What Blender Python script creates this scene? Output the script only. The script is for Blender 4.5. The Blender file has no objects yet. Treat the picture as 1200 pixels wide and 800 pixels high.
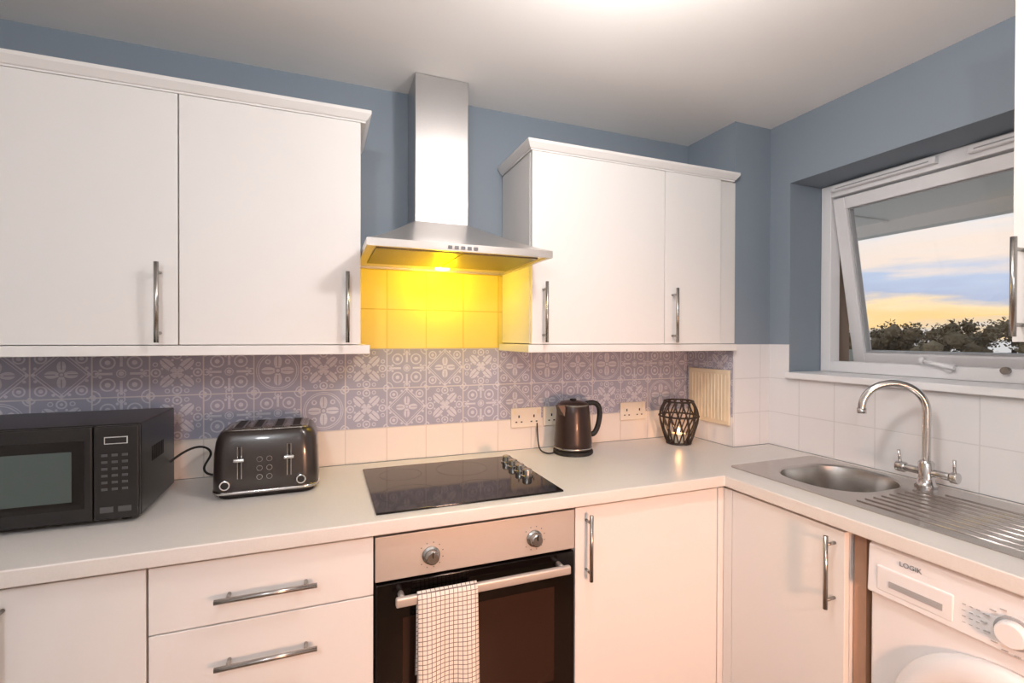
import bpy, bmesh, math, random
from mathutils import Vector, Matrix
random.seed(4)
C=bpy.context.scene.collection
D=bpy.data
# ------------------------------------------------------------------ node helpers
class E:
    def __init__(s,nt,sock): s.nt=nt; s.s=sock
    def _op(s,op,*o,rev=False):
        n=s.nt.nodes.new('ShaderNodeMath'); n.operation=op
        args=[s]+list(o)
        if rev: args=list(o)+[s]
        for i,a in enumerate(args):
            if isinstance(a,E): s.nt.links.new(a.s,n.inputs[i])
            else: n.inputs[i].default_value=a
        return E(s.nt,n.outputs[0])
    def __add__(s,o): return s._op('ADD',o)
    def __radd__(s,o): return s._op('ADD',o)
    def __sub__(s,o): return s._op('SUBTRACT',o)
    def __rsub__(s,o): return s._op('SUBTRACT',o,rev=True)
    def __mul__(s,o): return s._op('MULTIPLY',o)
    def __rmul__(s,o): return s._op('MULTIPLY',o)
    def __truediv__(s,o): return s._op('DIVIDE',o)
    def lt(s,o): return s._op('LESS_THAN',o)
    def gt(s,o): return s._op('GREATER_THAN',o)
    def abs(s): return s._op('ABSOLUTE')
    def floor(s): return s._op('FLOOR')
    def fract(s): return s._op('FRACT')
    def mx(s,o): return s._op('MAXIMUM',o)
    def mn(s,o): return s._op('MINIMUM',o)
    def sqrt(s): return s._op('SQRT')
    def pow(s,o): return s._op('POWER',o)

def rgb(r,g,b):
    f=lambda c:(c/255/12.92) if c/255<=.04045 else ((c/255+.055)/1.055)**2.4
    return (f(r),f(g),f(b),1)

def new_mat(name):
    m=D.materials.new(name); m.use_nodes=True
    nt=m.node_tree; return m,nt,nt.nodes['Principled BSDF']

def mat(name,col,rough=.5,metal=0,coat=0,noise=0,nscale=40,bump=0,emit=None,es=0,stretch=None,spec=None):
    m,nt,b=new_mat(name)
    b.inputs['Base Color'].default_value=col
    b.inputs['Roughness'].default_value=rough
    b.inputs['Metallic'].default_value=metal
    b.inputs['Coat Weight'].default_value=coat
    if spec is not None: b.inputs['Specular IOR Level'].default_value=spec
    if emit: b.inputs['Emission Color'].default_value=emit; b.inputs['Emission Strength'].default_value=es
    tc=nt.nodes.new('ShaderNodeTexCoord'); mp=nt.nodes.new('ShaderNodeMapping')
    nt.links.new(tc.outputs['Object'],mp.inputs[0])
    if stretch: mp.inputs['Scale'].default_value=stretch
    nz=nt.nodes.new('ShaderNodeTexNoise'); nz.inputs['Scale'].default_value=nscale; nz.inputs['Detail'].default_value=3
    nt.links.new(mp.outputs[0],nz.inputs['Vector'])
    if noise:
        mix=nt.nodes.new('ShaderNodeMix'); mix.data_type='RGBA'
        k=1-noise
        mix.inputs[6].default_value=(col[0]*k,col[1]*k,col[2]*k,1); mix.inputs[7].default_value=col
        nt.links.new(nz.outputs[0],mix.inputs[0]); nt.links.new(mix.outputs[2],b.inputs['Base Color'])
    if bump:
        bp=nt.nodes.new('ShaderNodeBump'); bp.inputs['Strength'].default_value=bump; bp.inputs['Distance'].default_value=.002
        nt.links.new(nz.outputs[0],bp.inputs['Height']); nt.links.new(bp.outputs[0],b.inputs['Normal'])
    return m

M={}
M['door']=mat('white_laminate',rgb(228,226,224),.45,noise=.01,spec=.35)
M['carc']=mat('carcass_white',rgb(222,220,218),.55,noise=.01,spec=.3)
M['blue']=mat('blue_paint',rgb(133,145,157),.75,noise=.04,nscale=6,bump=.05)
M['ceil']=mat('ceiling_paint',rgb(246,245,243),.85,noise=.03,nscale=3,bump=.05)
M['whitepaint']=mat('white_paint',rgb(230,227,223),.7)
M['worktop']=mat('worktop_laminate',rgb(226,221,216),.34,noise=.10,nscale=260)
M['steel']=mat('brushed_steel',rgb(205,205,206),.28,1,noise=.12,nscale=60,stretch=(1,1,14))
M['steelh']=mat('brushed_steel_h',rgb(208,204,200),.36,.85,noise=.10,nscale=60,stretch=(1,14,14))
M['fascia']=mat('oven_fascia_steel',rgb(204,197,191),.42,.6,noise=.08,nscale=60,stretch=(1,14,14))
M['sink']=mat('sink_steel',rgb(196,192,188),.27,1,noise=.1,nscale=30)
M['chrome']=mat('chrome',rgb(205,203,202),.14,1)
M['nickel']=mat('satin_nickel',rgb(170,168,165),.25,1)
M['black']=mat('black_plastic',rgb(26,24,24),.3)
M['blackm']=mat('black_matte',rgb(20,19,19),.6)
M['glassblk']=mat('black_glass',rgb(14,9,8),.07,spec=.45)
M['ovenglass']=mat('oven_window',rgb(46,27,20),.08,spec=.45)
M['toast']=mat('toaster_enamel',rgb(46,40,38),.28,0,coat=.3,noise=.25,nscale=160)
M['kettle']=mat('kettle_enamel',rgb(46,31,27),.34,.25,coat=.1)
M['upvc']=mat('white_upvc',rgb(232,232,234),.3)
M['wm']=mat('appliance_white',rgb(232,231,233),.35,coat=.1)
M['wmgrey']=mat('appliance_grey',rgb(165,166,169),.4)
M['mwwin']=mat('microwave_window',rgb(70,82,80),.15,coat=.3)  # greenish reflection of a bright area put into the glass colour
M['brown']=mat('brown_panel',rgb(186,146,120),.6,noise=.2,nscale=20,stretch=(6,6,1))
M['ivory']=mat('ivory_plastic',rgb(226,212,186),.4)
M['socket']=mat('socket_plate',rgb(226,216,202),.35)
M['print']=mat('grey_print',rgb(110,112,116),.5)
M['dimprint']=mat('dim_print',rgb(74,74,76),.5)
M['lightprint']=mat('pale_print',rgb(190,192,190),.5)
M['lamp']=mat('lamp_lens',rgb(255,230,120),.3,emit=(1,.78,.12,1),es=9)
M['globe']=mat('lamp_globe',rgb(255,245,230),.3,emit=(1,.94,.88,1),es=5)
M['filter']=mat('grease_filter',rgb(150,145,130),.4,1,noise=.5,nscale=200)
M['candle']=mat('candle_wax',rgb(235,225,205),.5)
M['flame']=mat('flame',rgb(255,200,120),.5,emit=(1,.55,.18,1),es=20)
M['floor']=mat('floor_laminate',rgb(150,118,90),.4,noise=.35,nscale=8,stretch=(1,12,1))
M['soffit']=mat('soffit_board',rgb(238,238,236),.6,noise=.05)
M['bark']=mat('bark',rgb(60,45,35),.9)
M['leaf']=mat('leaves',rgb(140,120,88),.8,noise=.6,nscale=1.5)
M['grass']=mat('grass',rgb(160,160,148),.9,noise=.4,nscale=.5)
M['rope']=mat('dark_wicker',rgb(44,34,29),.5)
M['shade']=mat('fill_lamp_shade',rgb(205,185,160),.6)

def tile_coords(nt,axis,x0,z0,s):
    g=nt.nodes.new('ShaderNodeNewGeometry'); sp=nt.nodes.new('ShaderNodeSeparateXYZ'); nt.links.new(g.outputs['Position'],sp.inputs[0])
    h=E(nt,sp.outputs[axis]); z=E(nt,sp.outputs[2])
    return (h-x0)/s,(z-z0)/s
def grout_of(u,v,s,w=.0020):
    a=(u.fract()-.5).abs(); b=(v.fract()-.5).abs()
    return a.mx(b).gt(.5-w/s)
def plain_tile(name,axis,x0,z0,s,col,grout,rough=.12,bias=.0):
    m,nt,b=new_mat(name)
    u,v=tile_coords(nt,axis,x0,z0,s)
    g=grout_of(u,v,s)
    mx=nt.nodes.new('ShaderNodeMix'); mx.data_type='RGBA'; mx.inputs[6].default_value=col; mx.inputs[7].default_value=grout
    nt.links.new(g.s,mx.inputs[0]); nt.links.new(mx.outputs[2],b.inputs['Base Color'])
    b.inputs['Roughness'].default_value=rough
    bp=nt.nodes.new('ShaderNodeBump'); bp.inputs['Distance'].default_value=.002; bp.inputs['Strength'].default_value=.6
    nt.links.new((1-g).s,bp.inputs['Height']); nt.links.new(bp.outputs[0],b.inputs['Normal'])
    return m
def pattern_tile(name,axis,x0,z0,s):
    m,nt,b=new_mat(name)
    u,v=tile_coords(nt,axis,x0,z0,s)
    g=grout_of(u,v,s)
    cu,cv=u.floor(),v.floor()
    p=u.fract()*2-1; q=v.fract()*2-1
    ap,aq=p.abs(),q.abs()
    r2=p*p+q*q; r=r2.sqrt()
    s2=(ap*aq*2)/(r2+.0001)
    c2=((p*p-q*q)/(r2+.0001)).abs()
    def dist(a,bb): return ((ap-a)*(ap-a)+(aq-bb)*(aq-bb)).sqrt()
    def band(d,lo,hi): return d.gt(lo)*d.lt(hi)
    cor=dist(1,1)
    mxm=ap.mx(aq); mnm=ap.mn(aq)
    def md(a,bb): return ((mxm-a)*(mxm-a)+(mnm-bb)*(mnm-bb)).sqrt()
    vein=(mxm-mnm).lt(.035)*r.gt(.24)
    vein2=mnm.lt(.025)*r.gt(.2)
    dA=(r.lt(s2.pow(1.5)*.84)*(1-band(r,.27,.32))*(1-vein)).mx(r.lt(.09)).mx(band(cor,.13,.19)).mx(band(md(.78,0),.13,.19)).mx(md(.78,0).lt(.06)).mx(md(.55,.17).lt(.05)).mx(band(r,.13,.17)).mx(band(md(.80,.36),.06,.10))
    dB=(r.lt(c2.pow(1.3)*.70)*r.gt(.14)*(1-vein2)).mx(band(r,.79,.83)).mx(band(r,.88,.91)).mx(cor.lt(.14)).mx(band(cor,.19,.25)).mx(band(dist(.42,.42),.06,.12)).mx(r.lt(.08))
    dC=band(ap+aq,.93,1.0).mx(band(ap+aq,.80,.84)).mx(r.lt(c2*.55)*r.gt(.1)*(1-vein2)).mx(band(dist(.66,.66),.15,.21)).mx(dist(.66,.66).lt(.08)).mx(md(.90,0).lt(.07)).mx(cor.lt(.1)).mx(md(.83,.26).lt(.06)).mx(r.lt(.06))
    dD=band(dist(.47,.47),.22,.28).mx(r.lt(.10)).mx(band(r,.14,.18)).mx(band(cor,.26,.31)).mx(cor.lt(.14)).mx((mnm.lt(.05))*band(mxm,.3,.9)).mx(dist(.47,.47).lt(.1)).mx(md(.72,.14).lt(.06)).mx(band(md(.90,.0),.1,.15))
    wn=nt.nodes.new('ShaderNodeTexWhiteNoise'); wn.noise_dimensions='2D'
    cx=nt.nodes.new('ShaderNodeCombineXYZ'); nt.links.new((cu+7).s,cx.inputs[0]); nt.links.new((cv*3+2).s,cx.inputs[1]); nt.links.new(cx.outputs[0],wn.inputs[0])
    k=E(nt,wn.outputs[0])
    pat=dA*k.lt(.32)+dB*(k.gt(.32)*k.lt(.50))+dC*(k.gt(.50)*k.lt(.74))+dD*k.gt(.74)
    nz=nt.nodes.new('ShaderNodeTexNoise'); nz.inputs['Scale'].default_value=60
    pat=pat*(E(nt,nz.outputs[0])*.9+.35)
    m1=nt.nodes.new('ShaderNodeMix'); m1.data_type='RGBA'; m1.inputs[6].default_value=rgb(160,160,178); m1.inputs[7].default_value=rgb(206,205,213)
    nt.links.new(pat.s,m1.inputs[0])
    m2=nt.nodes.new('ShaderNodeMix'); m2.data_type='RGBA'; m2.inputs[7].default_value=rgb(202,198,200)
    nt.links.new(m1.outputs[2],m2.inputs[6]); nt.links.new(g.s,m2.inputs[0]); nt.links.new(m2.outputs[2],b.inputs['Base Color'])
    b.inputs['Roughness'].default_value=.55; b.inputs['Specular IOR Level'].default_value=.25
    bp=nt.nodes.new('ShaderNodeBump'); bp.inputs['Distance'].default_value=.002; bp.inputs['Strength'].default_value=.5
    nt.links.new((1-g).s,bp.inputs['Height']); nt.links.new(bp.outputs[0],b.inputs['Normal'])
    return m
TX=.076; TS=.15; TZ=1.339
M['pat']=pattern_tile('patterned_tile',0,TX,TZ,TS)
M['paty']=pattern_tile('patterned_tile_side',1,-.29,TZ,TS)
tc_=rgb(226,217,209); gr_=rgb(208,198,190)
M['tile']=plain_tile('white_tile',0,TX,TZ,TS,tc_,gr_,rough=.3)
M['tileh']=plain_tile('lamp_glow_tile',0,TX,TZ,TS,rgb(236,214,112),rgb(216,188,84),rough=.25)  # plain hood tiles; the lamp's yellow glow is put into their base colour
M['tiley']=plain_tile('white_tile_side',1,-.29,1.357,TS,rgb(228,227,228),rgb(214,213,214))
M['tilep']=plain_tile('white_tile_pillar',0,1.661,1.357,TS,rgb(228,227,228),rgb(214,213,214))
m,nt,b=new_mat('brick'); br=nt.nodes.new('ShaderNodeTexBrick'); br.inputs['Scale'].default_value=4.5
br.inputs['Color1'].default_value=rgb(150,70,50); br.inputs['Color2'].default_value=rgb(122,56,42); br.inputs['Mortar'].default_value=rgb(150,130,115)
tc=nt.nodes.new('ShaderNodeTexCoord'); nt.links.new(tc.outputs['Object'],br.inputs['Vector']); nt.links.new(br.outputs[0],b.inputs['Base Color']); b.inputs['Roughness'].default_value=.9
M['brick']=m
m,nt,b=new_mat('checked_cotton')
g=nt.nodes.new('ShaderNodeNewGeometry'); sp=nt.nodes.new('ShaderNodeSeparateXYZ'); nt.links.new(g.outputs['Position'],sp.inputs[0])
u=(E(nt,sp.outputs[0])/.0118).fract(); v=(E(nt,sp.outputs[2])/.0118).fract()
ln=u.lt(.16).mx(v.lt(.16))
mx=nt.nodes.new('ShaderNodeMix'); mx.data_type='RGBA'; mx.inputs[6].default_value=rgb(232,222,212); mx.inputs[7].default_value=rgb(116,104,100)
nt.links.new(ln.s,mx.inputs[0]); nt.links.new(mx.outputs[2],b.inputs['Base Color']); b.inputs['Roughness'].default_value=.95
M['towel']=m
m=D.materials.new('window_glass'); m.use_nodes=True; nt=m.node_tree; nt.nodes.clear()
o=nt.nodes.new('ShaderNodeOutputMaterial'); mxs=nt.nodes.new('ShaderNodeMixShader'); t=nt.nodes.new('ShaderNodeBsdfTransparent'); gl=nt.nodes.new('ShaderNodeBsdfGlossy'); gl.inputs['Roughness'].default_value=.02
lw=nt.nodes.new('ShaderNodeFresnel'); lw.inputs[0].default_value=1.3
nt.links.new(lw.outputs[0],mxs.inputs[0]); nt.links.new(t.outputs[0],mxs.inputs[1]); nt.links.new(gl.outputs[0],mxs.inputs[2]); nt.links.new(mxs.outputs[0],o.inputs[0])
M['glass']=m

# ------------------------------------------------------------------ mesh helpers
def link(o,parent=None):
    C.objects.link(o)
    if parent is not None: o.parent=parent
    return o
def empty(name):
    o=D.objects.new(name,None); o.empty_display_size=.1; C.objects.link(o); return o
def bm_obj(name,bm,m,parent=None,smooth=False,bevel=0,seg=2):
    me=D.meshes.new(name); bmesh.ops.recalc_face_normals(bm,faces=bm.faces[:]); bm.to_mesh(me); bm.free()
    me.materials.append(M[m] if isinstance(m,str) else m)
    if smooth:
        for p in me.polygons: p.use_smooth=True
    o=D.objects.new(name,me); link(o,parent)
    if bevel:
        md=o.modifiers.new('b','BEVEL'); md.width=bevel; md.segments=seg; md.limit_method='ANGLE'; md.angle_limit=.6
        for p in me.polygons: p.use_smooth=True
        wn=o.modifiers.new('w','WEIGHTED_NORMAL'); wn.keep_sharp=True
    return o
def addbox(bm,x0,x1,y0,y1,z0,z1):
    v=[bm.verts.new((x,y,z)) for x in(x0,x1) for y in(y0,y1) for z in(z0,z1)]
    for f in((0,1,3,2),(4,6,7,5),(0,4,5,1),(2,3,7,6),(0,2,6,4),(1,5,7,3)): bm.faces.new([v[i] for i in f])
def box(name,x0,x1,y0,y1,z0,z1,m,parent=None,bevel=0,seg=2):
    bm=bmesh.new(); addbox(bm,x0,x1,y0,y1,z0,z1); return bm_obj(name,bm,m,parent,bevel=bevel,seg=seg)
def boxes(name,L,m,parent=None,bevel=0):
    bm=bmesh.new()
    for b in L: addbox(bm,*b)
    return bm_obj(name,bm,m,parent,bevel=bevel)
def addcyl(bm,p0,p1,r0,r1=None,seg=24):
    p0,p1=Vector(p0),Vector(p1); r1=r0 if r1 is None else r1
    d=p1-p0; q=d.to_track_quat('Z','Y').to_matrix().to_4x4()
    bmesh.ops.create_cone(bm,cap_ends=True,segments=seg,radius1=r0,radius2=r1,depth=d.length,matrix=Matrix.Translation((p0+p1)/2)@q)
def cyl(name,p0,p1,r,m,parent=None,r1=None,seg=28,bevel=0):
    bm=bmesh.new(); addcyl(bm,p0,p1,r,r1,seg)
    o=bm_obj(name,bm,m,parent)
    for p in o.data.polygons: p.use_smooth=len(p.vertices)==4
    if bevel:
        md=o.modifiers.new('b','BEVEL'); md.width=bevel; md.segments=2; md.limit_method='ANGLE'; md.angle_limit=.8
    return o
def loft(name,rings,m,parent=None,cap0=True,cap1=True,smooth=True,bevel=0):
    bm=bmesh.new(); R=[[bm.verts.new(p) for p in r] for r in rings]; n=len(rings[0])
    for a,b in zip(R,R[1:]):
        for i in range(n): bm.faces.new((a[i],a[(i+1)%n],b[(i+1)%n],b[i]))
    if cap0: bm.faces.new(R[0][::-1])
    if cap1: bm.faces.new(R[-1])
    return bm_obj(name,bm,m,parent,smooth=smooth,bevel=bevel)
def lathe(name,prof,c,m,parent=None,seg=40,cap0=True,cap1=True,sx=1,sy=1):
    rings=[[(c[0]+r*sx*math.cos(2*math.pi*i/seg),c[1]+r*sy*math.sin(2*math.pi*i/seg),c[2]+z) for i in range(seg)] for r,z in prof]
    o=loft(name,rings,m,parent,cap0,cap1)
    md=o.modifiers.new('e','EDGE_SPLIT'); md.split_angle=.7
    return o
def rrect(cx,cy,w,h,r,z,n=8):
    P=[]
    for k,(sx,sy) in enumerate(((1,1),(-1,1),(-1,-1),(1,-1))):
        for i in range(n):
            a=math.pi/2*k+math.pi/2*i/(n-1)
            P.append((cx+sx*(w/2-r)+r*math.cos(a),cy+sy*(h/2-r)+r*math.sin(a),z))
    return P
def tube(name,splines,r,m,parent=None,smooth=False,cyclic=False,res=3):
    cu=D.curves.new(name,'CURVE'); cu.dimensions='3D'; cu.bevel_depth=r; cu.bevel_resolution=res; cu.use_fill_caps=True
    for pts in splines:
        if smooth:
            s=cu.splines.new('NURBS'); s.points.add(len(pts)-1); s.order_u=4; s.use_endpoint_u=True; s.resolution_u=8
        else:
            s=cu.splines.new('POLY'); s.points.add(len(pts)-1)
        for i,p in enumerate(pts): s.points[i].co=(*p,1)
        s.use_cyclic_u=cyclic; s.use_smooth=True
    cu.materials.append(M[m]); o=D.objects.new(name,cu); link(o)
    dg=bpy.context.evaluated_depsgraph_get(); me=D.meshes.new_from_object(o.evaluated_get(dg)); D.objects.remove(o)
    me.name=name
    for p in me.polygons: p.use_smooth=True
    o=D.objects.new(name,me); 
    if not me.materials: me.materials.append(M[m])
    return link(o,parent)
def grid_slab(name,xs,ys,inc,z0,z1,m,parent=None,bevel=0):
    bm=bmesh.new(); V={}
    def v(i,j,z):
        if (i,j,z) not in V: V[(i,j,z)]=bm.verts.new((xs[i],ys[j],z))
        return V[(i,j,z)]
    ok=lambda i,j:0<=i<len(xs)-1 and 0<=j<len(ys)-1 and inc(i,j)
    for i in range(len(xs)-1):
        for j in range(len(ys)-1):
            if not ok(i,j): continue
            bm.faces.new([v(i,j,z1),v(i+1,j,z1),v(i+1,j+1,z1),v(i,j+1,z1)])
            bm.faces.new([v(i,j,z0),v(i,j+1,z0),v(i+1,j+1,z0),v(i+1,j,z0)])
            for (di,dj,a,b) in((-1,0,(i,j),(i,j+1)),(1,0,(i+1,j),(i+1,j+1)),(0,-1,(i,j),(i+1,j)),(0,1,(i,j+1),(i+1,j+1))):
                if not ok(i+di,j+dj): bm.faces.new([v(*a,z0),v(*b,z0),v(*b,z1),v(*a,z1)])
    return bm_obj(name,bm,m,parent,bevel=bevel)
def handle(parent,p0,p1,off,r=.006,name='handle'):
    p0,p1,off=Vector(p0),Vector(p1),Vector(off); bm=bmesh.new()
    addcyl(bm,p0+off,p1+off,r,seg=16)
    for t in(.12,.88):
        q=p0.lerp(p1,t); addcyl(bm,q,q+off,r*.75,seg=12)
    o=bm_obj(name,bm,'nickel',parent)
    for p in o.data.polygons: p.use_smooth=len(p.vertices)==4
    return o

# ------------------------------------------------------------------ room
Zc=2.3209; Xr=1.87; Xl=-1.75; Yf=-3.3
Xp=1.661; Yp=-.29
box('floor',Xl-.1,2.12,Yf-.1,.1,-.1,0,'floor')
box('ceiling',Xl-.1,2.25,Yf-.1,.1,Zc,Zc+.1,'ceil')
box('wall_back',Xl-.1,2.12,.0,.1,0,Zc,'blue')
box('wall_left',Xl-.1,Xl,Yf,0,0,Zc,'whitepaint')
box('wall_front',Xl-.1,2.12,Yf-.1,Yf,0,Zc,'whitepaint')
box('wall_pillar',Xp,Xr,Yp,0,0,Zc,'blue')
wy0,wy1,wz0,wz1=-1.60,-.39,1.235,2.05
boxes('wall_right',[(Xr,2.12,Yf,0,0,wz0),(Xr,2.12,Yf,0,wz1,Zc),(Xr,2.12,wy1,0,wz0,wz1),(Xr,2.12,Yf,wy0,wz0,wz1)],'blue')
boxes('wall_exterior',[(2.121,2.25,Yf,.1,-3,wz0-.01),(2.121,2.25,Yf,.1,wz1,2.6),(2.121,2.25,wy1,.1,wz0-.01,wz1),(2.121,2.25,Yf,wy0,wz0-.01,wz1)],'brick')
tt=.004
box('trim_tiles_patterned',Xl,Xp,-tt,0,TZ-.30,TZ,'pat')
box('trim_tiles_lower',Xl,Xp,-tt,0,.911,TZ-.3005,'tile')
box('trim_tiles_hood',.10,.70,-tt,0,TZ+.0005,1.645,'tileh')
box('trim_tiles_pillar_side',Xp-tt,Xp-.0002,Yp,-tt-.0005,TZ-.30,TZ,'paty')
box('trim_tiles_pillar_side_lower',Xp-tt,Xp-.0002,Yp,-tt-.0005,.911,TZ-.3005,'tiley')
box('trim_tiles_pillar_front',Xp-tt,Xr-tt,Yp-tt,Yp-.0002,.911,1.357,'tilep')
boxes('trim_tiles_right',[(Xr-tt,Xr-.0002,-2.4,Yp-tt,.911,wz0-.02),(Xr-tt,Xr-.0002,wy1+.0,Yp-tt,wz0-.02,1.357)],'tiley')
box('windowsill',Xr-.028,2.06,wy0,wy1-.0005,wz0-.022,wz0+.004,'upvc',bevel=.003)
vent=empty('wall_vent')
box('plate',Xp-.016,Xp-tt,Yp+.012,-.03,1.0,1.243,'ivory',vent,bevel=.003)
boxes('ribs',[(Xp-.019,Xp-.016,Yp+.03+i*.02,Yp+.036+i*.02,1.02,1.222) for i in range(11)],'ivory',vent)

# ------------------------------------------------------------------ window
win=empty('window_1')
fx0,fx1=2.06,2.12
fw=.045
boxes('frame',[(fx0,fx1,wy1-fw,wy1-.001,wz0+.004,wz1-.001),(fx0,fx1,wy0+.001,wy0+fw,wz0+.004,wz1-.001),(fx0,fx1,wy0+fw,wy1-fw,wz0+.004,wz0+.050),(fx0,fx1,wy0+fw,wy1-fw,wz1-.055,wz1-.001)],'upvc',win,bevel=.003)
for k,(a,b) in enumerate(((-.83,-.45),(-1.30,-.92))):
    boxes('trickle_vent',[(2.035,2.06,a,b,wz1-.038,wz1-.012)],'upvc',win,bevel=.004)
    boxes('vent_slot',[(2.033,2.0355,a+.02,b-.02,wz1-.03,wz1-.026)],'wmgrey',win)
sash=empty('sash'); sash.parent=win; sash.location=(2.09,0,1.99); sash.rotation_euler=(0,math.radians(-11.5),0)
sy0,sy1=wy0+fw+.004,wy1-fw-.004; sh=.722; sw=.050
boxes('sash_frame',[(-.028,.028,sy1-sw,sy1,-sh,0),(-.028,.028,sy0,sy0+sw,-sh,0),(-.028,.028,sy0+sw,sy1-sw,-sw,0),(-.028,.028,sy0+sw,sy1-sw,-sh,-sh+sw-.008)],'upvc',sash,bevel=.004)
boxes('gasket',[(-.012,.012,sy1-sw-.006,sy1-sw,-sh+sw,-sw),(-.012,.012,sy0+sw,sy0+sw+.006,-sh+sw,-sw),(-.012,.012,sy0+sw,sy1-sw,-sw-.006,-sw),(-.012,.012,sy0+sw,sy1-sw,-sh+sw-.008,-sh+sw)],'wmgrey',sash)
box('pane',-.003,.003,sy0+sw,sy1-sw,-sh+sw-.006,-sw,'glass',sash)
cyl('stay_base',(2.045,-.87,wz0+.045),(2.075,-.87,wz0+.045),.014,'upvc',win)
cyl('stay_arm',(2.04,-.80,wz0+.066),(2.04,-.89,wz0+.046),.008,'upvc',win)
cyl('stay_knob',(2.04,-.80,wz0+.066),(2.04,-.785,wz0+.070),.012,'upvc',win)
cyl('stay_base_2',(2.045,-1.02,wz0+.045),(2.06,-1.02,wz0+.045),.012,'nickel',win)
# outside
bs=empty('balcony_soffit')
box('slab',2.26,3.75,-3.2,5.5,2.215,2.30,'soffit',bs)
boxes('edge_beam',[(3.70,3.80,-3.2,5.5,2.13,2.2145)]+[(2.26,3.69,-3+i*1.1,-2.97+i*1.1,2.205,2.2145) for i in range(8)],'soffit',bs)
box('ground',2.4,120,-80,90,-3.1,-3.0,'grass')
tr=empty('tree_line')
bm=bmesh.new()
for i in range(76):
    y=-5+i*.33+random.uniform(-.2,.2); x=24+random.uniform(-2,2)
    top=2.10+.10*math.sin(i*.5+.6)+random.uniform(-.25,.25)-max(0,(y-8))*.05
    for k in range(4):
        r=random.uniform(.28,.55); cx,cy,cz=x+random.uniform(-.5,.5),y+random.uniform(-.5,.5),top-r-k*.4*random.uniform(.5,1)
        bmesh.ops.create_icosphere(bm,subdivisions=1,radius=r*.7,matrix=Matrix.Translation((cx,cy,cz)))
        for n in range(110 if k<2 else 50):
            d=Vector((random.gauss(0,1),random.gauss(0,1),random.gauss(0,1))).normalized()*r*random.uniform(.6,1.25)
            c=Vector((cx,cy,cz))+d; a=Vector((random.uniform(-1,1),random.uniform(-1,1),random.uniform(-1,1)))*.06; b=Vector((random.uniform(-1,1),random.uniform(-1,1),random.uniform(-1,1)))*.06
            bm.faces.new([bm.verts.new(c+a),bm.verts.new(c+b),bm.verts.new(c-a),bm.verts.new(c-b)])
bm_obj('foliage',bm,'leaf',tr)
bm=bmesh.new()
for i in range(16):
    y=-4+i*1.5; addcyl(bm,(24,y,-3),(24,y,1.0),.14,.08,8)
bm_obj('trunks',bm,'bark',tr)
boxes('hedge_row',[(21,21.8,-12,30,-3,.92)],'grass',tr)

# ------------------------------------------------------------------ worktop
wt=.038; wz=.91; yc=-.6136; xc=1.2864
xs=[Xl+.001,xc,1.455,Xp-tt-.001,1.805,Xr-tt-.0005]; ys=[-2.4,-.925,yc,Yp-tt-.001,-tt-.0005]
def inc(i,j):
    if j==3: return i<=2
    if j==2: return True
    if i==0: return False
    if j==1 and i in(2,3): return False
    return True
grid_slab('worktop',xs,ys,inc,wz-wt,wz,'worktop',bevel=.004)

# ------------------------------------------------------------------ upper cabinets
yd=-.31; zb=1.3598; zt=2.051
def upper(x0,x1,seams,hands,cx0,cx1,px0=None):
    e=empty('wall_cabinet')
    box('carcass',x0,x1,yd+.02,-.006,zb+.002,zt-.002,'carc',e)
    for a,b in zip(seams,seams[1:]):
        box('door',a+.0015,b-.0015,yd,yd+.0185,zb,zt,'door',e,bevel=.0015)
    box('light_rail',cx0+.006,cx1-.004,yd-.006,-.0065,1.3295,zb-.002,'door',e,bevel=.002)
    rings=[]
    for off,z in((.0,zt+.001),(.0,zt+.006),(.004,zt+.008),(.012,zt+.02),(.016,zt+.026),(.016,zt+.036)):
        rings.append([(cx0+.016-off if px0 is None else cx0,yd-off,z),(cx1-.016+off,yd-off,z),(cx1-.016+off,-.006,z),(cx0+.016-off if px0 is None else cx0,-.006,z)])
    loft('cornice',rings,'door',e,smooth=False)
    for hx in hands: handle(e,(hx,yd,1.366),(hx,yd,1.582),(0,-.033,0))
    return e
upper(-1.345,.110,[-1.345,-.854,-.3723,.110],[-.415,.069],-1.345,.140,px0=1)
u2=upper(.6925,1.566,[.6925,1.2744,1.566],[.738,1.312],.672,Xp-.006)
box('filler',1.568,Xp-.006,yd+.012,-.006,zb,zt,'carc',u2)
e=empty('wall_cabinet')
rx=1.455; ry=-1.282
box('carcass',rx+.02,Xr-.006,-1.88,ry-.001,1.377,2.17,'carc',e)
box('door',rx,rx+.0185,-1.58,ry,1.375,2.17,'door',e,bevel=.0015)
box('door_2',rx,rx+.0185,-1.88,-1.583,1.375,2.17,'door',e,bevel=.0015)
box('cornice',rx-.010,Xr-.006,-1.88,ry+.010,2.171,2.205,'door',e,bevel=.004)
handle(e,(rx,ry-.018,1.387),(rx,ry-.018,1.607),(-.04,0,0))

# ------------------------------------------------------------------ base cabinets
yb=-.59; zt2=.862
b1=empty('base_cabinet')
box('carcass',Xl+.01,-.368,yb+.02,-.01,.12,.868,'carc',b1)
box('plinth',Xl+.01,-.368,-.54,-.52,0,.12,'carc',b1)
box('door',-.858,-.369,yb,yb+.0185,.13,zt2,'door',b1,bevel=.0015)
box('door_2',-1.35,-.861,yb,yb+.0185,.13,zt2,'door',b1,bevel=.0015)
handle(b1,(-.612,yb,.63),(-.612,yb,.845),(0,-.033,0))
b2=empty('drawer_unit')
box('carcass',-.366,.122,yb+.02,-.01,.12,.868,'carc',b2)
box('plinth',-.366,.122,-.54,-.52,0,.12,'carc',b2)
for n,(a,b_) in enumerate(((.711,zt2),(.46,.708),(.13,.457))):
    box('drawer_front',-.3645,.1215,yb,yb+.0185,a,b_,'door',b2,bevel=.0015)
handle(b2,(-.232,yb,.777),(-.014,yb,.777),(0,-.033,0))
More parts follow.
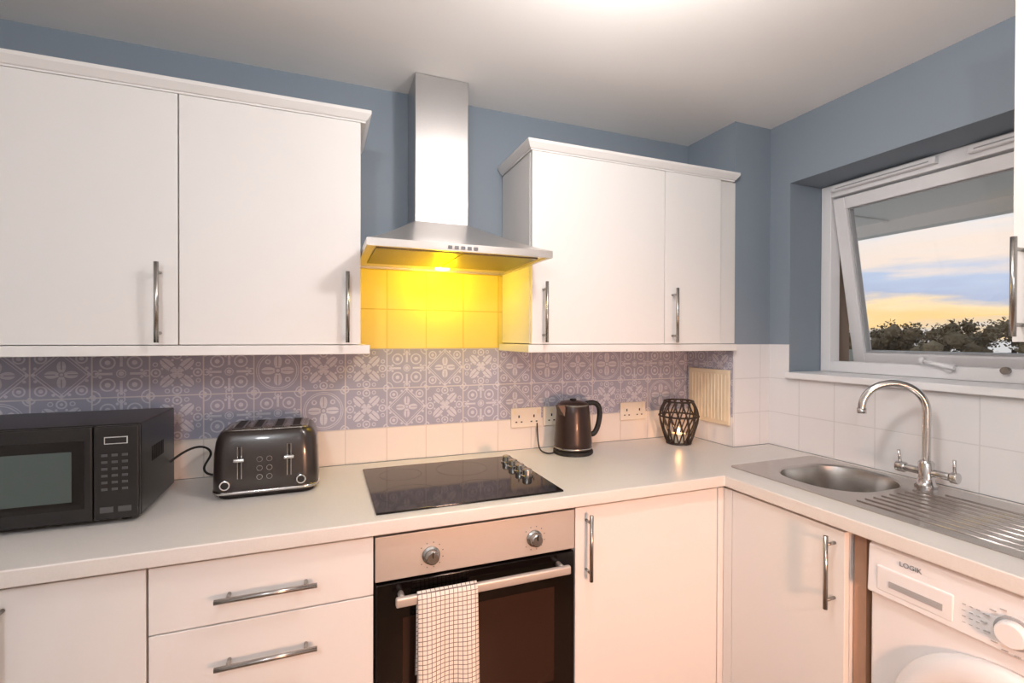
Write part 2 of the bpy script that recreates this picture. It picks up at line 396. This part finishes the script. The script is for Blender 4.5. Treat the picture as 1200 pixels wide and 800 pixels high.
handle(b2,(-.232,yb,.622),(-.014,yb,.622),(0,-.033,0))
handle(b2,(-.232,yb,.38),(-.014,yb,.38),(0,-.033,0))
b3=empty('base_cabinet')
box('carcass',.716,1.30,yb+.02,-.01,.12,.868,'carc',b3)
box('plinth',.716,1.30,-.54,-.52,0,.12,'carc',b3)
box('door',.7175,1.276,yb,yb+.0185,.13,zt2,'door',b3,bevel=.0015)
box('corner_post',1.279,1.306,yb-.002,yb+.0185,.13,zt2,'door',b3,bevel=.0015)
handle(b3,(.755,yb,.645),(.755,yb,.845),(0,-.033,0))
xf=1.302
b4=empty('sink_base_cabinet')
boxes('carcass',[(xf+.02,Xr-.01,-1.015,-.61,.12,.72),(xf+.02,xf+.035,-1.015,-.61,.72,.868)],'carc',b4)
box('plinth',xf+.05,xf+.07,-1.015,-.56,0,.12,'carc',b4)
box('door',xf,xf+.0185,-1.013,-.632,.13,zt2,'door',b4,bevel=.0015)
box('corner_post',xf,xf+.0185,-.630,-.594,.13,zt2,'door',b4,bevel=.0015)
handle(b4,(xf,-.986,.65),(xf,-.986,.848),(-.036,0,0))
box('end_panel',xf+.03,Xr-.01,-1.05,-1.018,0,.868,'brown',b4)
b5=empty('base_cabinet')
box('carcass',xf+.02,Xr-.01,-2.4,-1.66,.12,.868,'carc',b5)
box('plinth',xf+.05,xf+.07,-2.4,-1.66,0,.12,'carc',b5)
box('door',xf,xf+.0185,-2.02,-1.662,.13,zt2,'door',b5,bevel=.0015)
box('door_2',xf,xf+.0185,-2.398,-2.023,.13,zt2,'door',b5,bevel=.0015)

# ------------------------------------------------------------------ cooker hood
h=empty('cooker_hood')
hx0,hx1,hyf,hyb=.113,.690,-.485,-.006
def rect(x0,x1,y0,y1,z): return [(x0,y0,z),(x1,y0,z),(x1,y1,z),(x0,y1,z)]
cxa,cxb,cyf=.303,.497,-.17
rz0,rz1=1.640,1.662
boxes('rim',[(hx0,hx1,hyf,hyf+.012,rz0,rz1),(hx0,hx1,hyb-.012,hyb,rz0,rz1),(hx0,hx0+.012,hyf+.012,hyb-.012,rz0,rz1),(hx1-.012,hx1,hyf+.012,hyb-.012,rz0,rz1)],'steelh',h)
rings=[]
for i in range(9):
    t=i/8; z=rz1+.134*(t**1.15); s=t
    rings.append(rect(hx0+(cxa-hx0)*s,hx1+(cxb-hx1)*s,hyf+(cyf-hyf)*s,hyb,z))
loft('canopy',rings,'steelh',h,smooth=False)
box('chimney',cxa,cxb,cyf,hyb,1.79,Zc-.002,'steel',h,bevel=.002)
box('underside',hx0+.012,hx1-.012,hyf+.012,hyb-.012,rz0+.006,rz0+.012,'steelh',h)
boxes('filters',[(hx0+.03,.398,hyf+.05,-.13,rz0+.001,rz0+.007),(.404,hx1-.03,hyf+.05,-.13,rz0+.001,rz0+.007)],'filter',h)
boxes('switches',[(.345+i*.020,.357+i*.020,hyf-.003,hyf,rz0+.006,rz0+.015) for i in range(5)],'print',h)
cyl('lamp_lens',(.42,-.085,rz0+.007),(.42,-.085,rz0-.002),.028,'lamp',h)
# ------------------------------------------------------------------ hob
hb=empty('ceramic_hob')
box('glass',.130,.687,-.572,-.108,wz,wz+.006,'glassblk',hb,bevel=.002)
zz=wz+.0062
def ring(name,c,r0,r1,z,m,parent,seg=48):
    bm=bmesh.new(); A=[];B=[]
    for i in range(seg):
        a=2*math.pi*i/seg; A.append(bm.verts.new((c[0]+r0*math.cos(a),c[1]+r0*math.sin(a),z))); B.append(bm.verts.new((c[0]+r1*math.cos(a),c[1]+r1*math.sin(a),z)))
    for i in range(seg): bm.faces.new((A[i],A[(i+1)%seg],B[(i+1)%seg],B[i]))
    return bm_obj(name,bm,m,parent)
for c,r in(((.245,-.44),.09),((.245,-.225),.07),((.46,-.44),.07),((.46,-.225),.09)): ring('zone',c,r-.001,r,zz,'dimprint',hb)
for i,(kx,ky) in enumerate(((.640,-.20),(.640,-.265),(.640,-.33),(.640,-.395))):
    lathe('knob',[(.021,0),(.021,.004),(.017,.006),(.016,.022),(.013,.025),(0.0005,.025)],(kx,ky,wz+.006),'nickel',hb,seg=28)

# ------------------------------------------------------------------ oven
ov=empty('built_in_oven')
ox0,ox1=.126,.712
box('body',ox0,ox1,yb+.02,-.03,.12,.866,'blackm',ov)
box('fascia',ox0,ox1,yb-.004,yb+.0195,.742,.860,'fascia',ov,bevel=.0015)
box('door',ox0+.002,ox1-.002,yb-.008,yb+.0195,.285,.735,'glassblk',ov,bevel=.002)
box('door_window',ox0+.07,ox1-.07,yb-.009,yb-.008,.36,.64,'ovenglass',ov)
box('lower_panel',ox0,ox1,yb,yb+.0195,.13,.28,'door',ov,bevel=.0015)
hyo=yb-.052
hz=.706
box('handle_bar',.172,.672,hyo-.008,hyo+.008,hz-.012,hz+.012,'fascia',ov,bevel=.004)
for x in(.190,.654): cyl('handle_stem',(x,hyo,hz),(x,yb-.007,hz),.008,'fascia',ov)
for x in(.272,.578):
    o=lathe('knob',[(.024,0),(.024,.006),(.019,.010),(.018,.024),(.015,.027),(.0005,.027)],(0,0,0),'nickel',ov,seg=32)
    o.rotation_euler=(math.pi/2,0,0); o.location=(x,yb-.004,.793)
    box('knob_mark',x-.0015,x+.0015,yb-.033,yb-.031,.795,.812,'black',ov)
    bm=bmesh.new()
    for k in range(10):
        a=math.radians(-50+k*31); addbox(bm,x+.034*math.sin(a)-.0015,x+.034*math.sin(a)+.0015,yb-.0048,yb-.0042,.793+.034*math.cos(a)-.0015,.793+.034*math.cos(a)+.0015)
    bm_obj('dial_marks',bm,'print',ov)
bm=bmesh.new(); nx,ny=14,44; tx0,tx1=.226,.386
path=[]
ztop=hz+.016
for i in range(ny+1):
    t=i/ny
    if t<.28: path.append((hyo+.0125,.50+(ztop-.014-.50)*(t/.28)))
    elif t<.36:
        a=math.pi*(t-.28)/.08; path.append((hyo+.0125*math.cos(a),ztop-.014+.0155*math.sin(a)))
    else: path.append((hyo-.0125,ztop-.014-(ztop-.014-.400)*((t-.36)/.64)))
G=[]
for i,(y,z) in enumerate(path):
    row=[]
    for j in range(nx+1):
        s=j/nx; hang=max(0,(ztop-z)/.3); sg=-1 if y<hyo else .3
        x=tx0+(tx1-tx0)*s+ (s-.5)*.006*hang
        yy=y+sg*hang*(.009*math.sin(s*9+.6)+.009*abs(math.sin(s*5)))
        row.append(bm.verts.new((x,yy,z+.004*math.sin(s*6)*hang)))
    G.append(row)
for i in range(ny):
    for j in range(nx): bm.faces.new((G[i][j],G[i][j+1],G[i+1][j+1],G[i+1][j]))
tw=bm_obj('tea_towel',bm,'towel',None,smooth=True)
md=tw.modifiers.new('s','SOLIDIFY'); md.thickness=.003; md.offset=0

# ------------------------------------------------------------------ microwave
mw=empty('microwave'); mx0,mx1,my0,my1,mz0,mz1=-.895,-.437,-.400,-.085,.922,1.160
box('casing',mx0,mx1,my0+.018,my1,mz0,mz1,'black',mw,bevel=.004)
box('door',mx0,-.532,my0,my0+.0175,mz0+.002,mz1-.002,'black',mw,bevel=.004)
box('control_panel',-.5305,mx1,my0,my0+.0175,mz0+.002,mz1-.002,'black',mw,bevel=.004)
box('window_border',mx0+.03,-.548,my0-.001,my0,mz0+.035,mz1-.035,'glassblk',mw)
box('window',mx0+.05,-.572,my0-.002,my0-.001,mz0+.055,mz1-.06,'mwwin',mw)
boxes('display_frame',[(-.508,-.460,my0-.0012,my0,mz1-.047,mz1-.029)],'lightprint',mw)
box('display',-.506,-.462,my0-.0018,my0-.0012,mz1-.045,mz1-.031,'black',mw)
boxes('buttons',[(-.514+c*.021,-.502+c*.021,my0-.001,my0,mz1-.078-r*.017,mz1-.072-r*.017) for r in range(6) for c in range(3)],'dimprint',mw)
boxes('start_buttons',[(-.517,-.49,my0-.001,my0,mz0+.02,mz0+.034),(-.48,-.453,my0-.001,my0,mz0+.02,mz0+.034)],'dimprint',mw)
for x in(mx0+.04,mx1-.04):
    for y in(my0+.05,my1-.04): cyl('foot',(x,y,wz),(x,y,mz0),.012,'blackm',mw)
boxes('vents',[(mx1,mx1+.0008,-.30+i*.012,-.294+i*.012,mz0+.12,mz0+.16) for i in range(9)],'blackm',mw)
tube('power_cord',[[(-.436,-.14,1.0),(-.40,-.12,1.03),(-.36,-.09,1.04),(-.33,-.06,1.0),(-.37,-.07,.96),(-.34,-.1,.93),(-.28,-.05,.93),(-.2,-.03,.925)]],.0035,'blackm',mw,smooth=True)

# ------------------------------------------------------------------ toaster
to=empty('toaster'); tx0,tx1,ty0,ty1=-.300,-.014,-.300,-.075; tz0,tz1=.922,1.106
cx,cy=(tx0+tx1)/2,(ty0+ty1)/2; W,H=tx1-tx0,ty1-ty0
rings=[rrect(cx,cy,W-.012,H-.012,.04,tz0),rrect(cx,cy,W,H,.045,tz0+.01),rrect(cx,cy,W,H,.045,tz0+.05),rrect(cx,cy,W-.004,H-.006,.045,tz0+.12),rrect(cx,cy,W-.012,H-.014,.044,tz1-.032),rrect(cx,cy,W-.022,H-.024,.042,tz1-.016),rrect(cx,cy,W-.036,H-.034,.038,tz1-.005),rrect(cx,cy,W-.054,H-.046,.034,tz1)]
loft('body',rings,'toast',to)
loft('base_band',[rrect(cx,cy,W+.004,H+.004,.046,tz0+.004),rrect(cx,cy,W+.005,H+.005,.047,tz0+.008),rrect(cx,cy,W+.004,H+.004,.046,tz0+.012)],'chrome',to)
loft('base',[rrect(cx,cy,W-.03,H-.03,.035,wz),rrect(cx,cy,W-.02,H-.02,.04,tz0+.004)],'blackm',to)
loft('top_plate',[rrect(cx,cy,W-.056,H-.048,.03,tz1-.002),rrect(cx,cy,W-.060,H-.052,.03,tz1+.002)],'nickel',to)
for sx in(-.090,-.040,.018,.068):
    x=cx+sx+.011
    boxes('slot_rim',[(x-.016,x-.011,cy-.072,cy+.072,tz1+.002,tz1+.005),(x+.011,x+.016,cy-.072,cy+.072,tz1+.002,tz1+.005),(x-.011,x+.011,cy-.075,cy-.069,tz1+.002,tz1+.005),(x-.011,x+.011,cy+.069,cy+.075,tz1+.002,tz1+.005)],'toast',to)
    box('slot',x-.011,x+.011,cy-.069,cy+.069,tz1+.002,tz1+.0035,'blackm',to)
for x in(-.226,-.095):
    box('lever_track',x-.004,x+.004,ty0-.0015,ty0+.02,tz0+.05,tz0+.14,'blackm',to)
    boxes('lever_track_edge',[(x-.006,x-.004,ty0-.002,ty0+.02,tz0+.048,tz0+.142),(x+.004,x+.006,ty0-.002,ty0+.02,tz0+.048,tz0+.142)],'nickel',to)
    box('lever',x-.015,x+.015,ty0-.022,ty0-.003,tz0+.100,tz0+.111,'chrome',to,bevel=.004)
bm=bmesh.new()
for c in range(2):
    for r in range(3): addcyl(bm,(-.174+c*.026,ty0+.003,tz0+.05+r*.026),(-.174+c*.026,ty0-.003,tz0+.05+r*.026),.008,seg=20)
bm_obj('buttons',bm,'nickel',to)
bm=bmesh.new()
for c in range(2):
    for r in range(3): addcyl(bm,(-.174+c*.026,ty0-.003,tz0+.05+r*.026),(-.174+c*.026,ty0-.0036,tz0+.05+r*.026),.0068,seg=16)
bm_obj('button_marks',bm,'toast',to)
for x in(-.262,-.062):
    cyl('browning_dial',(x,ty0+.004,tz0+.035),(x,ty0-.014,tz0+.035),.014,'chrome',to,bevel=.002)
    cyl('dial_cap',(x,ty0-.0135,tz0+.035),(x,ty0-.0145,tz0+.035),.010,'black',to)

# ------------------------------------------------------------------ kettle
ke=empty('electric_kettle'); kc=(.957,-.135,wz)
lathe('base',[(.078,0),(.082,.004),(.082,.014),(.074,.019),(.0005,.019)],kc,'blackm',ke)
lathe('body',[(.074,.019),(.077,.024),(.077,.05),(.073,.11),(.068,.17),(.065,.195),(.061,.203),(.05,.210),(.02,.216),(.0005,.217)],kc,'kettle',ke)
lathe('band',[(.0775,.024),(.0783,.027),(.0775,.030)],kc,'nickel',ke,cap0=False,cap1=False)
lathe('lid_rim',[(.0655,.196),(.0662,.199),(.0625,.203)],kc,'nickel',ke,cap0=False,cap1=False)
lathe('lid_knob',[(.012,.215),(.014,.220),(.012,.223),(.0005,.224)],kc,'blackm',ke,seg=20)
a=math.radians(195)
sx,sy=math.cos(a),math.sin(a)
bm=bmesh.new()
def P(r,s,z): return bm.verts.new((kc[0]+sx*r-sy*s,kc[1]+sy*r+sx*s,kc[2]+z))
v=[P(.058,-.022,.202),P(.058,.022,.202),P(.090,.006,.203),P(.090,-.006,.203),P(.062,-.024,.150),P(.062,.024,.150)]
for f in((0,1,2,3),(0,3,4),(1,5,2),(3,2,5,4),(0,4,5,1)): bm.faces.new([v[i] for i in f])
bm_obj('spout',bm,'kettle',ke)
hd=Vector((math.cos(math.radians(-8)),math.sin(math.radians(-8)),0)); kv=Vector(kc)
pts=[kv+hd*r+Vector((0,0,z)) for r,z in((.055,.200),(.085,.208),(.112,.198),(.120,.165),(.114,.12),(.102,.085),(.088,.07),(.070,.075))]
hh=tube('handle',[pts],.011,'blackm',ke,smooth=True)
tube('power_cord',[[(.88,-.12,.915),(.85,-.14,.914),(.835,-.1,.914),(.84,-.05,.92),(.85,-.02,.96),(.85,-.012,1.02)]],.003,'blackm',ke,smooth=True)

# ------------------------------------------------------------------ lantern
la=empty('candle_lantern'); lc=(1.489,-.145,wz)
prof=[(.050,.004),(.060,.03),(.071,.065),(.081,.10),(.084,.125),(.080,.150),(.070,.172),(.062,.188)]
def lr(z):
    for (r0,z0),(r1,z1) in zip(prof,prof[1:]):
        if z<=z1: return r0+(r1-r0)*(z-z0)/(z1-z0)
    return prof[-1][0]
N=14; spl=[]
for d in(1,-1):
    for k in range(N):
        pts=[]
        for i in range(17):
            z=.004+(.188-.004)*i/16; an=2*math.pi*k/N+d*i/16*.75; r=lr(z)
            pts.append((lc[0]+r*math.cos(an),lc[1]+r*math.sin(an),lc[2]+z))
        spl.append(pts)
tube('wicker',spl,.0033,'rope',la,res=1)
rg=[]
for r,z in((.051,.0045),(.062,.190),(.085,.125)):
    rg.append([(lc[0]+r*math.cos(2*math.pi*i/32),lc[1]+r*math.sin(2*math.pi*i/32),lc[2]+z) for i in range(32)])
tube('rings',rg,.0042,'rope',la,cyclic=True,res=2)
lathe('base',[(.050,0),(.050,.006),(.0005,.006)],lc,'rope',la)
lathe('candle',[(.030,.006),(.030,.045),(.0005,.044)],lc,'candle',la)
lathe('flame',[(.001,.046),(.005,.054),(.004,.064),(.0005,.074)],lc,'flame',la,seg=12)

# ------------------------------------------------------------------ sockets
def socket(x0,w):
    s=empty('wall_socket')
    box('plate',x0,x0+w,-tt-.009,-tt,1.004,1.086,'socket',s,bevel=.003)
    n=2 if w>.1 else 1
    L=[]
    for k in range(n):
        c=x0+w*(k+.5)/n
        L+=[(c-.003,c+.003,-tt-.0096,-tt-.009,1.045,1.056),(c-.016,c-.008,-tt-.0096,-tt-.009,1.025,1.030),(c+.008,c+.016,-tt-.0096,-tt-.009,1.025,1.030)]
    boxes('pin_holes',L,'blackm',s)
    boxes('switch',[(x0+w*(k+.5)/n-.006+(.02 if k else -.02)*(n-1),x0+w*(k+.5)/n+.006+(.02 if k else -.02)*(n-1),-tt-.012,-tt-.009,1.060,1.078) for k in range(n)],'ivory',s,bevel=.001)
socket(.732,.138); socket(.88,.078); socket(1.27,.138)

# ------------------------------------------------------------------ sink + tap
sk=empty('kitchen_sink'); sx0,sx1,sy0_,sy1_=1.392,1.828,-1.50,-.528
scx,scy=(sx0+sx1)/2,(sy0_+sy1_)/2; bcx,bcy,bw,bh=1.628,-.768,.335,.30
n=12
rings=[rrect(scx,scy,sx1-sx0,sy1_-sy0_,.02,wz+.0003,n),rrect(scx,scy,sx1-sx0,sy1_-sy0_,.02,wz+.0035,n),
 rrect(bcx,bcy,bw+.012,bh+.012,.135,wz+.0035,n),rrect(bcx,bcy,bw,bh,.13,wz-.002,n),rrect(bcx,bcy,bw-.012,bh-.012,.125,wz-.03,n),rrect(bcx,bcy,bw-.03,bh-.03,.11,wz-.12,n),rrect(bcx,bcy,bw-.07,bh-.07,.09,wz-.145,n),rrect(bcx,bcy,.07,.07,.03,wz-.150,n)]
o=loft('basin',rings,'sink',sk,cap0=False)
md=o.modifiers.new('e','EDGE_SPLIT'); md.split_angle=.35
lathe('drain',[(.036,.0),(.036,.003),(.028,.002),(.0005,.001)],(bcx,bcy,wz-.150),'chrome',sk)
bm=bmesh.new()
for i in range(9):
    x=1.44+i*.037
    y1=-.955 if x<1.70 else -1.02
    addcyl(bm,(x,-1.46,wz+.0024),(x,y1,wz+.0024),.004,seg=12)
o=bm_obj('drainer_ridges',bm,'sink',sk,smooth=True)
tp=empty('mixer_tap'); T=Vector((1.783,-.945,wz+.0040))
lathe('base',[(.030,0),(.030,.006),(.024,.012),(.021,.03),(.021,.075),(.016,.082),(.0005,.083)],T,'chrome',tp,seg=28)
dv=Vector((-.12,.122,0)).normalized(); R=.0856; cz_=1.152
pts=[T+Vector((0,0,.08)),T+Vector((0,0,.14)),T+Vector((0,0,.2))]
cc=Vector((T.x,T.y,0))+dv*R
for i in range(25):
    a=math.pi-math.pi*i/24; pts.append(Vector((cc.x,cc.y,0))+dv*(R*math.cos(a))+Vector((0,0,cz_+R*math.sin(a))))
pts.append(pts[-1]+Vector((0,0,-.012)))
tube('spout',[pts],.0115,'chrome',tp,res=5)
cyl('spout_tip',pts[-1]+Vector((0,0,.012)),pts[-1]+Vector((0,0,-.004)),.0135,'chrome',tp)
for s in(-1,1):
    A=T+Vector((0,s*.0,.046)); B=T+Vector((0,s*.062,.046))
    cyl('valve_arm',A,B,.012,'chrome',tp,bevel=.002)
    cyl('valve_body',B+Vector((0,-.004,0)),B+Vector((0,s*.022,0)),.017,'chrome',tp,bevel=.002)
    cyl('lever',B+Vector((0,s*.012,.01)),B+Vector((-.006,s*.014,.055)),.0045,'chrome',tp)

# ------------------------------------------------------------------ washing machine
wm=empty('washing_machine'); wy0_,wy1_=-1.645,-1.072; wx=1.315
box('casing',wx,Xr-.03,wy0_,wy1_,.012,.866,'wm',wm,bevel=.006)
for y in(wy0_+.05,wy1_-.05):
    for x in(wx+.05,Xr-.08): cyl('foot',(x,y,0),(x,y,.012),.02,'blackm',wm)
def prismx(name,prof,y0,y1,m,bev=0):
    bm=bmesh.new(); a=[bm.verts.new((x,y0,z)) for x,z in prof]; b=[bm.verts.new((x,y1,z)) for x,z in prof]; k=len(prof)
    for i in range(k): bm.faces.new((a[i],a[(i+1)%k],b[(i+1)%k],b[i]))
    bm.faces.new(a[::-1]); bm.faces.new(b); return bm_obj(name,bm,m,wm,bevel=bev)
prismx('control_panel',[(wx,.735),(wx-.018,.740),(wx-.012,.858),(wx,.865)],wy0_+.001,wy1_-.001,'wm',.004)
def px(z): return wx-.018+.006*(z-.74)/.115
boxes('detergent_drawer',[(px(.79)-.003,px(.79)+.006,-1.255,-1.095,.752,.815)],'wm',wm,bevel=.006)
boxes('drawer_grip',[(px(.79)-.0045,px(.79)-.001,-1.235,-1.125,.770,.785)],'wmgrey',wm)
kz=.787; ky=-1.355
cyl('program_dial_ring',(px(kz)+.004,ky,kz),(px(kz)-.003,ky,kz),.032,'wmgrey',wm)
cyl('program_dial',(px(kz)-.003,ky,kz),(px(kz)-.022,ky,kz),.027,'wm',wm,r1=.024,bevel=.002)
boxes('dial_marks',[(px(kz)-.0045,px(kz)-.001,ky+.047*math.sin(a)-.005,ky+.047*math.sin(a)+.005,kz+.043*math.cos(a)-.0008,kz+.043*math.cos(a)+.0008) for a in [math.radians(20+i*24) for i in range(14)]],'wmgrey',wm)
boxes('buttons',[(px(.775)-.005,px(.775),-1.475-i*.03,-1.455-i*.03,.772,.782) for i in range(4)],'wmgrey',wm,bevel=.001)
boxes('option_print',[(px(.8)-.002,px(.8)+.002,-1.30+.012*k,-1.294+.012*k,.765+j*.013,.7665+j*.013) for k in range(3) for j in range(4)],'wmgrey',wm)
tx=D.curves.new('panel_text','FONT'); tx.body='LOGIK'; tx.size=.016; tx.extrude=.0004; tx.materials.append(M['print'])
o=D.objects.new('panel_text',tx); link(o,wm); o.rotation_euler=(math.pi/2,0,-math.pi/2); o.location=(px(.835)-.0015,-1.145,.832)
def ringx(r,x): return [(x,-1.345+r*math.cos(2*math.pi*i/64),.488+r*math.sin(2*math.pi*i/64)) for i in range(64)]
o=loft('porthole_frame',[ringx(.215,wx),ringx(.215,wx-.012),ringx(.206,wx-.026),ringx(.172,wx-.032),ringx(.15,wx-.022),ringx(.145,wx-.004)],'wm',wm)
o=loft('porthole_glass',[ringx(.147,wx-.006),ringx(.12,wx-.02),ringx(.06,wx-.03),ringx(.003,wx-.032)],'ovenglass',wm)

# ------------------------------------------------------------------ light fittings
def ceiling_lamp(x,y,power,col,rad=.10):
    e=empty('ceiling_light')
    lathe('rose',[(.07,0),(.07,-.015),(.0005,-.016)],(x,y,Zc-.001),'whitepaint',e,cap0=True)
    lathe('shade',[(.06,-.016),(.10,-.03),(.11,-.05),(.095,-.07),(.05,-.085),(.0005,-.088)],(x,y,Zc-.001),'globe',e)
    l=D.lights.new('bulb','POINT'); l.energy=power; l.color=col; l.shadow_soft_size=rad
    lo=D.objects.new('bulb',l); link(lo,e); lo.location=(x,y,Zc-.22)
ceiling_lamp(.62,-1.15,21,(1,.92,.88),.06)
ceiling_lamp(-.45,-2.5,33,(.91,.94,1))  # second fitting added out of view as cool fill light
def light(name,typ,loc,energy,col,parent=None,**k):
    l=D.lights.new(name,typ); l.energy=energy; l.color=col
    for a,b_ in k.items(): setattr(l,a,b_)
    o=D.objects.new(name,l); link(o,parent); o.location=loc; return o
light('hood_bulb','POINT',(.42,-.14,1.605),2.7,(1,.68,.0),h,shadow_soft_size=.03)
light('candle_glow','POINT',(lc[0],lc[1],wz+.085),.25,(1,.5,.2),la,shadow_soft_size=.01)
# invented standing lamp, unseen behind the camera, added to warm the base units
fl=empty('warm_fill_lamp'); fxp,fyp=.80,-2.75
lathe('foot',[(.14,0),(.14,.015),(.012,.025),(.0005,.025)],(fxp,fyp,0),'nickel',fl)
cyl('fill_lamp_stem',(fxp,fyp,.02),(fxp,fyp,1.0),.011,'nickel',fl)
dirv=(Vector((.75,-.6,.40))-Vector((fxp,fyp,1.0))).normalized(); hp=Vector((fxp,fyp,1.0))
bm=bmesh.new(); q=dirv.to_track_quat('Z','Y').to_matrix().to_4x4()
bmesh.ops.create_cone(bm,cap_ends=False,segments=32,radius1=.05,radius2=.11,depth=.16,matrix=Matrix.Translation(hp+dirv*.06)@q)
hd_=bm_obj('fill_lamp_head',bm,'shade',fl,smooth=True)
o=light('bulb','SPOT',hp+dirv*.15,128,(1,.50,.30),fl,shadow_soft_size=.08,spot_size=math.radians(84),spot_blend=1.0)
o.rotation_euler=dirv.to_track_quat('-Z','Y').to_euler()

# ------------------------------------------------------------------ world
w=D.worlds.new('world'); bpy.context.scene.world=w; w.use_nodes=True; nt=w.node_tree; nt.nodes.clear()
out=nt.nodes.new('ShaderNodeOutputWorld'); bg=nt.nodes.new('ShaderNodeBackground'); nt.links.new(bg.outputs[0],out.inputs[0]); bg.inputs[1].default_value=1.15
tc=nt.nodes.new('ShaderNodeTexCoord'); sp=nt.nodes.new('ShaderNodeSeparateXYZ'); nt.links.new(tc.outputs['Generated'],sp.inputs[0])
mp=nt.nodes.new('ShaderNodeMapping'); mp.inputs['Scale'].default_value=(4,4,26); nt.links.new(tc.outputs['Generated'],mp.inputs[0])
nz=nt.nodes.new('ShaderNodeTexNoise'); nz.inputs['Scale'].default_value=1.6; nz.inputs['Detail'].default_value=7; nt.links.new(mp.outputs[0],nz.inputs['Vector'])
z=E(nt,sp.outputs[2]); nn=E(nt,nz.outputs[0])
zz_=z+(nn-.5)*.10
cr=nt.nodes.new('ShaderNodeValToRGB'); nt.links.new((zz_*2).s,cr.inputs[0])
els=[(0,rgb(205,203,203)),(.05,rgb(250,210,145)),(.11,rgb(250,222,178)),(.145,rgb(178,188,212)),(.20,rgb(186,199,222)),(.25,rgb(240,222,208)),(.34,rgb(234,224,218)),(.40,rgb(200,213,228)),(.48,rgb(230,229,230)),(.6,rgb(200,214,228)),(1,rgb(188,203,224))]
cr.color_ramp.elements[0].position=0; cr.color_ramp.elements[0].color=els[0][1]
cr.color_ramp.elements[1].position=1; cr.color_ramp.elements[1].color=els[-1][1]
for p,c in els[1:-1]:
    q=cr.color_ramp.elements.new(p); q.color=c
nt.links.new(cr.outputs[0],bg.inputs[0])

# ------------------------------------------------------------------ camera
cam=D.cameras.new('camera'); cam.sensor_width=36; cam.lens=564.333*36/1200; cam.clip_start=.02; cam.clip_end=300
co=D.objects.new('camera',cam); link(co)
yaw,pi_,ro=math.radians(21.4029),math.radians(-.4002),math.radians(-.1609)
Mx=Matrix.Translation((0,-1.8856,1.3807))@Matrix.Rotation(-yaw,4,'Z')@Matrix.Rotation(math.pi/2+pi_,4,'X')@Matrix.Rotation(-ro,4,'Z')
co.matrix_world=Mx
bpy.context.scene.camera=co
sc=bpy.context.scene
sc.view_settings.view_transform='Standard'; sc.view_settings.look='None'; sc.view_settings.exposure=0
